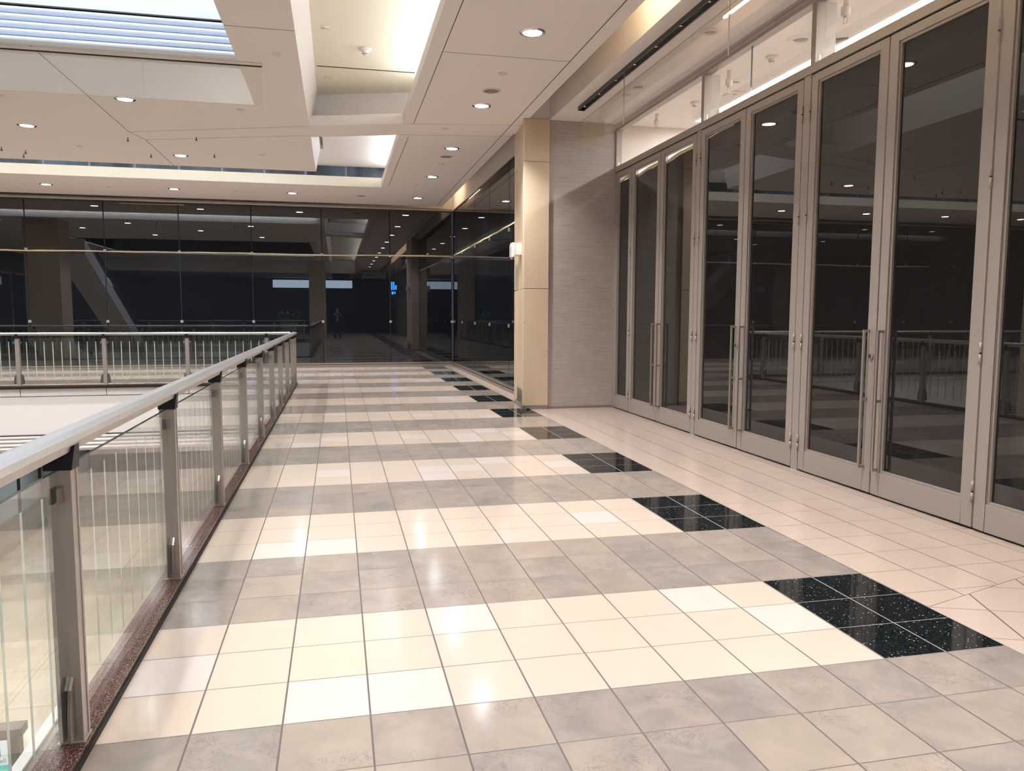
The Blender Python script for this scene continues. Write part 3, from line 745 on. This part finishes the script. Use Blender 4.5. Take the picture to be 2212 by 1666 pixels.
o = MB(MAT['cove']).tube((XL+.3, 14.12, 4.66), (-2.9, 14.12, 4.66), .02).build('cove_tube'); tag(o, 'fluorescent cove tube behind the far edge of the broad slab', 'cove light')
# ================================================================ HANGING GLASS SHEETS
q = empty('smoke_curtain', (0, 7.10, H)); tag(q, 'clear hanging glass smoke curtain under the slab beside the skylight', 'glass smoke curtain')
for x0, x1 in ((-4.405, -3.10), (-5.98, -4.412), (-7.6, -5.99), (-9.2, -7.61), (-10.8, -9.21)):
    b = MB(MAT['glass']); b.box(x0, x1, -.006, .006, -.455, -.005); b.build('glass_sheet', q)
b = MB(MAT['darktrim'], MAT['ceil']); b.box(-10.8, -3.10, -.012, .012, -.016, 0); b.box(-10.8, -3.09, -.12, -.03, -.01, 0, MAT['ceil']); b.build('track', q)
q = empty('smoke_curtain', (1.14, 0, H)); tag(q, 'clear hanging glass smoke curtain in its steel track before the shop doors', 'glass smoke curtain')
for y0, y1 in ((6.28, 7.90), (3.706, 6.272), (1.13, 3.70), (-1.5, 1.12)):
    b = MB(MAT['glassclear'], MAT['trim']); b.box(-.005, .005, y0, y1, -.63, -.02); b.build('glass_sheet', q)
    b = MB(MAT['trim']); b.box(-.006, .006, y0, y0+.005, -.63, -.02); b.build('edge', q)
b = MB(MAT['darktrim'], MAT['chrome'])
b.box(-.05, -.035, -1.5, 7.96, -.05, 0); b.box(-.035, .05, -1.5, 7.96, -.012, 0, MAT['chrome']); b.box(.035, .05, -1.5, 7.96, -.05, 0); b.box(-.05, .05, 7.95, 7.965, -.055, 0)
for i in range(14): y = 7.8-i*.62; b.tube((-.02, y, -.03), (.02, y, -.03), .012, m=MAT['chrome'])
b.build('track', q)

# ================================================================ RAILINGS
HAND = [(-.060, -.052), (-.062, -.03), (-.050, -.008), (-.02, .0), (.015, .0), (.045, -.008), (.062, -.022), (.060, -.03), (.042, -.036), (.037, -.058), (-.046, -.058)]
def build_rail(root, start, end, posts, side, zt=1.085, spans=None):
    """start,end 2-D points; posts = distances from start; side = +1/-1"""
    s = Vector((start[0], start[1], 0)); e = Vector((end[0], end[1], 0)); d = (e-s).normalized(); n = Vector((d.y, -d.x, 0))
    def W(a, c, z): return s+d*a+n*c+Vector((0, 0, z))
    L = (e-s).length
    b = MB(MAT['rail']); k = len(HAND)
    vs = [W(0, c, zt+z) for c, z in HAND]+[W(L, c, zt+z) for c, z in HAND]
    b.add(vs, [tuple(range(k)), tuple(reversed(range(k, 2*k)))]+[(i, k+i, k+(i+1) % k, (i+1) % k) for i in range(k)])
    b.build('handrail', root)
    b = MB(MAT['granite'], MAT['darkrubber'])
    def ob(bb, a0, a1, c0, c1, z0, z1, m=None):
        v = [W(a, c, z) for z in (z0, z1) for c in (c0, c1) for a in (a0, a1)]
        bb.add(v, [(0, 2, 3, 1), (4, 5, 7, 6), (0, 1, 5, 4), (2, 6, 7, 3), (0, 4, 6, 2), (1, 3, 7, 5)], m)
    ob(b, 0, L, -.075, .045, -.02, .042); ob(b, 0, L, .0455, .052, -.01, .022, MAT['darkrubber'])
    b.build('granite_kerb', root)
    for p in posts:
        b = MB(MAT['post'], MAT['darkrubber'])
        ob(b, p-.035, p-.022, -.038, .038, .042, .968); ob(b, p+.022, p+.035, -.038, .038, .042, .968)
        ob(b, p-.022, p+.022, .018, .034, .042, .968); ob(b, p-.022, p+.022, -.034, -.018, .042, .968)
        ob(b, p-.04, p+.04, -.042, .042, .042, .05)
        po = b.build('post', root, .0015)
        b = MB(MAT['bracket'])
        v = [W(p+a, c, z) for z, ww, dd in ((.968, .042, .038), (1.050, .050, .022)) for a, c in ((-dd, -ww), (dd, -ww), (dd, ww), (-dd, ww))]
        b.add(v, [(3, 2, 1, 0), (4, 5, 6, 7), (0, 1, 5, 4), (1, 2, 6, 5), (2, 3, 7, 6), (3, 0, 4, 7)]); 
        b.build('bracket', po)
        for sg in (-1, 1):
            b = MB(MAT['steel'], MAT['darkrubber'])
            a0, a1 = sorted((p+sg*.035, p+sg*.075))
            ob(b, a0, a1, .006, .016, .865, .915); ob(b, a0, a1, -.016, -.006, .865, .915, MAT['darkrubber'])
            b.build('upper_clip', po)
            b = MB(MAT['steel'], MAT['darkrubber'])
            for c0, c1, mm in ((.007, .017, None), (-.017, -.007, MAT['darkrubber'])):
                pr = []
                for t in range(7):
                    q_ = t/6; pr.append((p+sg*(.035+.055*math.sqrt(max(0, 1-q_**2.2))), .075+q_*.2))
                pr = [(p+sg*.035, .075)]+pr
                kk = len(pr); v = [W(a, c0, z) for a, z in pr]+[W(a, c1, z) for a, z in pr]
                b.add(v, [tuple(range(kk)), tuple(reversed(range(kk, 2*kk)))]+[(i, (i+1) % kk, kk+(i+1) % kk, kk+i) for i in range(kk)], mm)
            b.build('lower_clip', po)
    for p0, p1 in zip(posts[:-1], posts[1:]):
        if p1-p0 < .4: continue
        b = MB(MAT['glass'], MAT['glassedge'], MAT['etch'])
        ob(b, p0+.042, p1-.042, -.006, .006, .06, .968)
        ob(b, p0+.0425, p1-.0425, -.0055, .0055, .9675, .9705, MAT['glassedge'])
        kk = max(3, round((p1-p0)/.158)); st = (p1-p0)/kk
        for i in range(1, kk):
            a = p0+st*i; ob(b, a-.0085, a+.0085, -.0068, -.0061, .165, .905, MAT['etch'])
        b.build('glass_panel', root)
R1 = empty('glass_railing', (0, 0, 0)); tag(R1, 'long glass railing with steel handrail beside the corridor, running away from the camera', 'railing')
y0 = -4.15
build_rail(R1, (-3.165, y0), (-3.165, 13.98), [(-.02+1.63*i)-y0 for i in range(-2, 9)]+[13.86-y0], 1)
R2 = empty('glass_railing', (0, 0, 0)); tag(R2, 'far glass railing with white etched bars along the walkway before the dark glass', 'railing')
x0 = -17.4
ps = sorted([(-3.72-1.545*i)-x0 for i in range(9)])
build_rail(R2, (x0, 13.975), (-3.245, 13.975), ps, 1)
R3 = empty('glass_railing', (0, 0, 0)); tag(R3, 'glass railing at the near end of the atrium behind the photographer', 'railing')
build_rail(R3, (-4.0, -4.13), (-17.4, -4.13), [.1+1.6*i for i in range(9)], 1)

# ================================================================ OUTER SHELL
b = MB(MAT['darkwall']); b.box(XL, 7, YW+.06, YW+.3, -1.3, 5.2); o = b.build('wall_far'); structure(o, 'dark wall behind the far glass', 'wall')
b = MB(MAT['brown']); b.box(XL-.2, XL, YB, 27, -4.6, 5.2); o = b.build('wall_left'); structure(o, 'brown wall far to the left across the atrium', 'wall')
b = MB(MAT['film'], MAT['frame'])
for i in range(12):
    y = -3+i*1.8; b.box(XL, XL+.02, y+.05, y+1.75, .1, 3.3); b.box(XL, XL+.06, y-.05, y+.05, 0, 3.4, MAT['frame'])
b.box(XL, XL+.06, -3, 18.6, 3.3, 3.42, MAT['frame']); o = b.build('window_6'); structure(o, 'dark shopfront across the atrium on the left', 'shopfront')
b = MB(MAT['brown']); b.box(XL, 3, YB-.2, YB, -.2, 3.6); b.box(XL, -7.5, YB-.2, YB, 3.6, 5.2); b.box(-1, 3, YB-.2, YB, 3.6, 5.2); b.box(-8, -.5, YB-.2, YB, 4.25, 5.2)
o = b.build('wall_back'); structure(o, 'brown wall at the far end behind the photographer', 'wall')
o = MB(MAT['glassclear']).box(-7.5, -1, YB-.12, YB-.1, 3.6, 4.25).build('window_7'); structure(o, 'high strip window added behind the photographer in place of the round skylight', 'window')  # added opening to the sky, gives the mirrored blue band of the round skylight
b = MB(MAT['darkwall']); b.box(-3.0, -1.0, YB, YB+.05, 0, 2.9); o = b.build('door_10'); structure(o, 'dark double door at the end behind the photographer', 'door')
b = MB(MAT['brown']); b.box(XD, XD+.2, YB, -2.6, 0, 5.0); o = b.build('wall_right'); structure(o, 'brown wall right of the corridor behind the photographer', 'wall')
b = MB(MAT['frame']); b.box(XD, XD+.09, -2.6, -.6, 0, 3.66); o = b.build('wall_right_panel'); structure(o, 'taupe panel beside the last door leaf', 'wall panel')
# lower storey shell
o = MB(MAT['beigebase']).box(-3.3, -3.16, -8, -3, -4.5, -1.3).build('wall_lower'); structure(o, 'partition under the corridor on the storey below', 'wall')
o = MB(MAT['beigebase']).box(XL, 1.5, -8.2, -8, -4.6, -.1).build('wall_lower'); structure(o, 'near wall of the storey below', 'wall')
o = MB(MAT['beigebase']).box(XL, 7, 26.8, 27, -4.6, -1.2).build('wall_lower'); structure(o, 'far wall of the storey below', 'wall')
o = MB(MAT['beigebase']).box(1.4, 1.6, -8, 27, -4.6, -1.3).build('wall_lower'); structure(o, 'right wall of the storey below', 'wall')
o = MB(MAT['beigebase']).box(XL, 7, 19.1, 27, -1.3, -1.2).build('ceiling'); structure(o, 'ceiling of the storey below beyond the far wall', 'ceiling')
sf = empty('lower_shopfront', (0, 0, 0)); tag(sf, 'pale blue lit shopfront with dark mullions on the storey below', 'shopfront')
for i in range(9):
    y = 13.5+i*1.45
    o = MB(MAT['frost']).box(-10.5, -10.47, y+.04, y+1.41, -3.75, -1.45).build('glass_pane', sf)
    o = MB(MAT['darkwall']).box(-10.52, -10.42, y-.04, y+.04, -4.5, -1.31).build('mullion', sf)
b = MB(MAT['perf'], MAT['trim']); b.box(-10.46, -10.44, 13, 26, -4.45, -3.78); b.box(-10.48, -10.40, 13, 26, -3.8, -3.75, MAT['trim']); b.box(-10.48, -10.36, 13, 26, -4.5, -4.42, MAT['trim']); b.build('perforated_base', sf)
b = MB(MAT['white']); b.box(-10.6, -10.4, 13, 26, -1.45, -1.31); b.build('header', sf)
# glass balustrade around planter below
q = empty('lower_balustrade', (-5.05, 0, 0)); tag(q, 'grey capped glass balustrade with chrome handrail on the storey below', 'balustrade')
MB(MAT['whitecap']).box(-.13, -.02, -6, 6.0, -2.62, -2.56).build('cap', q, .01)
MB(MAT['glass']).box(-.02, -.005, -6, 5.95, -3.55, -2.6).build('glass_panel', q)
b = MB(MAT['chrome']); b.tube((.05, -6, -2.72), (.05, 5.6, -2.72), .022)
for i in range(7): b.tube((.05, 5.2-i*1.4, -2.72), (.05, 5.2-i*1.4, -2.85), .012); b.tube((.05, 5.2-i*1.4, -2.85), (-.01, 5.2-i*1.4, -2.85), .012)
b.build('handrail', q)
pl = empty('lower_planter', (-4.05, 3, -4.5)); tag(pl, 'planter box with green leaves on the storey below behind the balustrade', 'planter')
MB(MAT['whitecap'], MAT['soil']).box(-.95, .8, -5.9, 3.0, 0, .95).box(-.7, .7, -5.8, 2.9, .95, .96, MAT['soil']).build('box', pl)
def leaves(n, R, zr, L):
    b = MB(MAT['leaf'])
    for i in range(n):
        a = random.uniform(0, 2*PI); r = R*math.sqrt(random.random()); c = Vector((r*math.cos(a), r*math.sin(a), random.uniform(*zr)))
        d = Vector((math.cos(a)*random.uniform(.3, 1), math.sin(a)*random.uniform(.3, 1), random.uniform(.1, 1))).normalized()
        s_ = d.cross(Vector((0, 0, 1))).normalized()*L*.13; l = L*random.uniform(.7, 1.2); up = Vector((0, 0, -l*.25))
        pts = [c, c+d*l*.4+s_, c+d*l*.4-s_, c+d*l*.75+s_*.7+up*.4, c+d*l*.75-s_*.7+up*.4, c+d*l+up]
        b.add(pts, [(0, 1, 2), (1, 3, 4, 2), (3, 5, 4)])
    return b
for yy_ in (1.2, 3.0, 4.6):
    o = leaves(70, .55, (1.0, 1.35), .45).build('foliage', pl); o.location = (0, yy_-3, 0)
FILL_LOW = copy_tree(DL)  # added fill lamps: brighten the lower floor and bounce light up the atrium
for c in kids(FILL_LOW):
    if c.type == 'LIGHT': c.data = sp_d.copy(); c.data.energy = P_SPOT*.24
FILL_LOW.location = (-2, 17, -1.32); tag(FILL_LOW, 'added round fill light under the ceiling of the storey below', 'downlight', 'added fill lights of the storey below')
for (x, y) in [(-6.5, 15.2), (-9, 15.2), (-13, 15.2), (-2.0, 4), (-2.0, 8), (-2, 12), (-6, 19), (-9.2, 19), (-6, 23), (-9, 23), (-2.0, 0), (-13, 19)]:
    o = copy_tree(FILL_LOW); o.location = (x, y, -1.32 if x > -3 else -1.285); tag(o, 'added round fill light under the ceiling of the storey below', 'downlight', 'added fill lights of the storey below')
# lit poster stand on the storey below
k = empty('poster_kiosk', (-5.79, 5.13, -4.5)); tag(k, 'brown kiosk with lit white and teal poster on the storey below', 'kiosk')
MB(MAT['kiosk']).box(-.55, .46, 0, .13, 0, 1.95).build('body', k, .01)
MB(MAT['kiosk']).box(-.6, .50, -.02, .15, 1.93, 2.02).build('cap', k, .01)
MB(MAT['lightbox']).box(-.47, .38, -.012, 0, 1.67, 1.91).build('poster_top', k)
MB(MAT['teal']).box(-.47, .38, -.012, 0, .3, 1.67).build('poster_bottom', k)
MB(MAT['ink']).box(.16, .31, -.018, -.012, 1.76, 1.83).build('logo_patch', k)
def text(s, size, loc, m, parent, name='lettering', rot=(PI/2, 0, 0)):
    cu = bpy.data.curves.new(name, 'FONT'); cu.body = s; cu.size = size; cu.extrude = .001; cu.materials.append(m); cu.align_x = 'RIGHT'
    t = bpy.data.objects.new(name, cu); COL.objects.link(t)
    dg = bpy.context.evaluated_depsgraph_get(); me = bpy.data.meshes.new_from_object(t.evaluated_get(dg))
    bpy.data.objects.remove(t); me.materials.clear(); me.materials.append(m)
    o = bpy.data.objects.new(name, me); COL.objects.link(o); o.parent = parent; o.location = loc; o.rotation_euler = rot; return o
text('7', .07, (.30, -.02, 1.772), MAT['inkwhite'], k); text('. Sell', .06, (.355, -.016, 1.695), MAT['inkpale'], k)
text('or online', .05, (.36, -.016, 1.605), MAT['inkyellow'], k); text('food', .05, (.32, -.016, 1.555), MAT['inkyellow'], k)

# ================================================================ THINGS MIRRORED IN THE DARK GLASS
b = MB(MAT['limestone']); b.box(-11.75, -10.75, 12.6, 13.6, -4.5, H); o = b.build('square_column'); tag(o, 'broad brown square column mirrored at the left of the far dark glass', 'column')
b = MB(MAT['limestone']); b.box(-3.8, -2.9, -5.1, -4.25, 0, H); o = b.build('square_column'); tag(o, 'square stone column at the end of the railing behind the photographer', 'column')
es = empty('escalator', (-12.45, 0, 0)); tag(es, 'pale escalator side rising across the atrium, mirrored in the far dark glass', 'escalator')
def incl(b, x0, x1, y0, z0, y1, z1, t, m=None):
    v = [(x, y, z) for x in (x0, x1) for y, z in ((y0, z0), (y1, z1), (y1, z1+t), (y0, z0+t))]
    b.add(v, [(0, 1, 2, 3), (7, 6, 5, 4), (0, 4, 5, 1), (3, 2, 6, 7), (1, 5, 6, 2), (0, 3, 7, 4)], m)
b = MB(MAT['white']); incl(b, -.55, .55, -3.4, -1.3, 7.0, 3.75, .6); b.build('truss', es)
b = MB(MAT['darkwall']); incl(b, -.5, -.38, -3.4, -.2, 5.2, 3.97, .07); incl(b, .38, .5, -3.4, -.2, 5.2, 3.97, .07); b.build('handrail', es)
b = MB(MAT['glass']); incl(b, .42, .43, -3.4, -.7, 5.2, 3.47, .5); b.build('side_glass', es)
pt = empty('planter', (-5.2, -9.0, 0)); tag(pt, 'white round planter with green shrub behind the photographer', 'planter')
MB(MAT['white'], MAT['soil']).lathe([(0, 0), (.32, 0), (.5, .75), (.52, .9), (.47, .9), (.45, .8)]).lathe([(0, .82), (.46, .82)], m=MAT['soil']).build('pot', pt)
o = leaves(260, .55, (.9, 1.3), .5).build('foliage', pt)
sg = empty('blade_sign', (1.24, -9.0, 0)); tag(sg, 'glowing blue bar sign hanging behind the photographer', 'sign')
b = MB(MAT['darkwall']); b.box(-.22, .22, -.06, 0, 2.62, 3.5); b.box(-.02, .02, -.04, -.02, 3.5, H); b.build('panel', sg)
b = MB(MAT['ledblue']); b.box(-.17, -.09, 0, .02, 2.95, 3.46); b.box(-.05, .03, 0, .02, 2.95, 3.46); b.box(.07, .17, 0, .02, 2.98, 3.25); b.box(-.15, -.02, 0, .02, 2.68, 2.85); b.box(.03, .1, 0, .02, 2.7, 2.85); b.build('glowing_bars', sg)
hs = empty('hanging_sign', (.15, -12, 0)); tag(hs, 'pale rectangular hanging sign with small dark lettering behind the photographer', 'sign')
b = MB(MAT['frost']); b.box(-.76, .76, -.05, 0, 3.80, 4.24); b.build('panel', hs)
b = MB(MAT['darkwall']); b.box(-.78, .78, -.06, .01, 4.24, 4.29); b.box(-.4, -.37, -.04, -.02, 4.29, H); b.box(.37, .4, -.04, -.02, 4.29, H); b.build('hanger_bar', hs)
b = MB(MAT['darkwall']); [b.box(-.62+i*.085, -.56+i*.085, 0, .004, 3.95, 4.03+.03*(i in (0, 3))) for i in range(8)]; b.box(.55, .66, 0, .004, 4.12, 4.18); b.build('lettering', hs)
b = MB(MAT['slate'], MAT['gap']); b.box(1.93, 1.955, -11.5, -7.4, .1, 2.5); o = b.build('wall_poster'); tag(o, 'large grey toned poster on the right wall behind the photographer', 'poster')

# ================================================================ PHOTOGRAPHER (seen only mirrored in the far glass)
PX, PY = -2.28, -3.20
per = empty('person', (PX, PY, 0)); tag(per, 'person in dark jacket and jeans holding a phone up, mirrored in the far dark glass', 'person')
def skin(name, pts, edges, m, parent, root_i=0, sub=2):
    me = bpy.data.meshes.new(name); me.from_pydata([p[:3] for p in pts], edges, []); me.materials.append(m)
    o = bpy.data.objects.new(name, me); COL.objects.link(o); o.parent = parent
    o.modifiers.new('skin', 'SKIN')
    sv = me.skin_vertices[0].data
    for i, p in enumerate(pts):
        sv[i].radius = (p[3], p[4] if len(p) > 4 else p[3]); sv[i].use_root = (i == root_i)
    o.modifiers['skin'].use_smooth_shade = True
    sb = o.modifiers.new('sub', 'SUBSURF'); sb.levels = sub; sb.render_levels = sub
    return o
# body: pelvis root, spine, neck, head, arms raised to the phone, legs
B = [(0, 0, .93, .09, .07), (0, .0, 1.10, .08, .06), (0, .01, 1.30, .10, .07), (0, .01, 1.42, .075, .06), (0, .02, 1.50, .052, .052), (0, .04, 1.57, .068, .078), (0, .04, 1.66, .072, .088), (0, .035, 1.715, .045, .055)]
E_ = [(i, i+1) for i in range(7)]
for s_ in (-1, 1):
    i = len(B); B += [(s_*.18, .0, 1.385, .045), (s_*.30, .10, 1.22, .036), (s_*.17, .32, 1.40, .033), (s_*.115, .375, 1.455, .028)]
    E_ += [(3, i), (i, i+1), (i+1, i+2), (i+2, i+3)]
    j = len(B); B += [(s_*.10, 0, .84, .06), (s_*.13, .015, .48, .048), (s_*.15, -.01, .10, .036), (s_*.17, .12, .045, .04)]
    E_ += [(0, j), (j, j+1), (j+1, j+2), (j+2, j+3)]
body = skin('body', B, E_, MAT['skin'], per)
J = [(0, 0, .80, .175, .135), (0, .0, 1.02, .165, .13), (0, .01, 1.27, .19, .135), (0, .01, 1.44, .125, .10)]
EJ = [(0, 1), (1, 2), (2, 3)]
for s_ in (-1, 1):
    i = len(J); J += [(s_*.20, .0, 1.40, .085), (s_*.30, .10, 1.22, .066), (s_*.18, .305, 1.39, .046)]; EJ += [(3, i), (i, i+1), (i+1, i+2)]
skin('jacket', J, EJ, MAT['cloth_dark'], per)
T = [(0, 0, .92, .145, .11)]; ET = []
for s_ in (-1, 1):
    j = len(T); T += [(s_*.10, 0, .82, .10), (s_*.13, .015, .48, .078), (s_*.15, -.005, .06, .062)]; ET += [(0, j), (j, j+1), (j+1, j+2)]
skin('trousers', T, ET, MAT['denim'], per)
for s_ in (-1, 1): skin('shoe', [(s_*.15, -.05, .05, .05, .045), (s_*.16, .06, .045, .05, .04), (s_*.175, .17, .038, .045, .034)], [(0, 1), (1, 2)], MAT['shoe'], per)
skin('shirt', [(0, .095, 1.0, .065, .05), (0, .105, 1.2, .06, .05), (0, .09, 1.40, .05, .045)], [(0, 1), (1, 2)], MAT['shirt'], per)
skin('hair', [(0, -.01, 1.60, .075, .05), (0, .01, 1.70, .08, .07), (0, .05, 1.745, .06, .055)], [(0, 1), (1, 2)], MAT['hair'], per)
skin('hood', [(-.12, .05, 1.46, .05, .045), (0, -.06, 1.47, .06, .05), (.12, .05, 1.46, .05, .045)], [(0, 1), (1, 2)], MAT['fleece'], per, 1)
b = MB(MAT['gap']); b.box(-.065, -.012, .122, .13, 1.62, 1.65); b.box(.012, .065, .122, .13, 1.62, 1.65); b.box(-.012, .012, .124, .128, 1.637, 1.643); b.box(-.075, -.065, .05, .13, 1.638, 1.644); b.box(.065, .075, .05, .13, 1.638, 1.644); b.build('glasses', per)
skin('nose', [(0, .118, 1.63, .008), (0, .142, 1.60, .013)], [(0, 1)], MAT['skin'], per, 0, 1)
b = MB(simple('lips', S('A0604F'), .5)); b.box(-.022, .022, .118, .124, 1.562, 1.57); b.build('mouth', per)
for s_ in (-1, 1): skin('ear', [(s_*.078, .03, 1.60, .012, .016), (s_*.08, .025, 1.635, .012, .018)], [(0, 1)], MAT['skin'], per, 0, 1)
# hands: palm plus five curled fingers gripping the phone's short sides
for s_ in (-1, 1):
    hb = empty('hand', (0, 0, 0)); hb.parent = per
    px, py, pz = s_*.098, .385, 1.462
    skin('palm', [(s_*.115, .36, 1.44, .024, .02), (px, py, pz, .032, .016)], [(0, 1)], MAT['skin'], hb, 0, 1)
    for f in range(4):
        z = 1.435+f*.021; ln = (.9, 1.05, 1.0, .8)[f]
        skin('finger', [(px, py+.002, z, .0095), (px-s_*.008, py+.024*ln, z+.004, .0085), (px-s_*.026, py+.030*ln, z+.005, .0078), (px-s_*.042*ln, py+.026, z+.004, .007)], [(0, 1), (1, 2), (2, 3)], MAT['skin'], hb, 0, 1)
    skin('thumb', [(px, py-.012, 1.445, .011), (px-s_*.014, py-.02, 1.462, .0095), (px-s_*.034, py-.012, 1.478, .0085)], [(0, 1), (1, 2)], MAT['skin'], hb, 0, 1)
ph = empty('phone', (-2.28, -2.806, 1.476)); tag(ph, 'dark phone held up in both hands, mirrored in the far glass', 'phone')
MB(MAT['gap']).box(-.075, .075, -.0045, .0045, -.037, .037).build('case', ph, .003)
MB(MAT['chrome']).tube((-.045, .0045, .012), (-.045, .006, .012), .01).build('lens', ph)
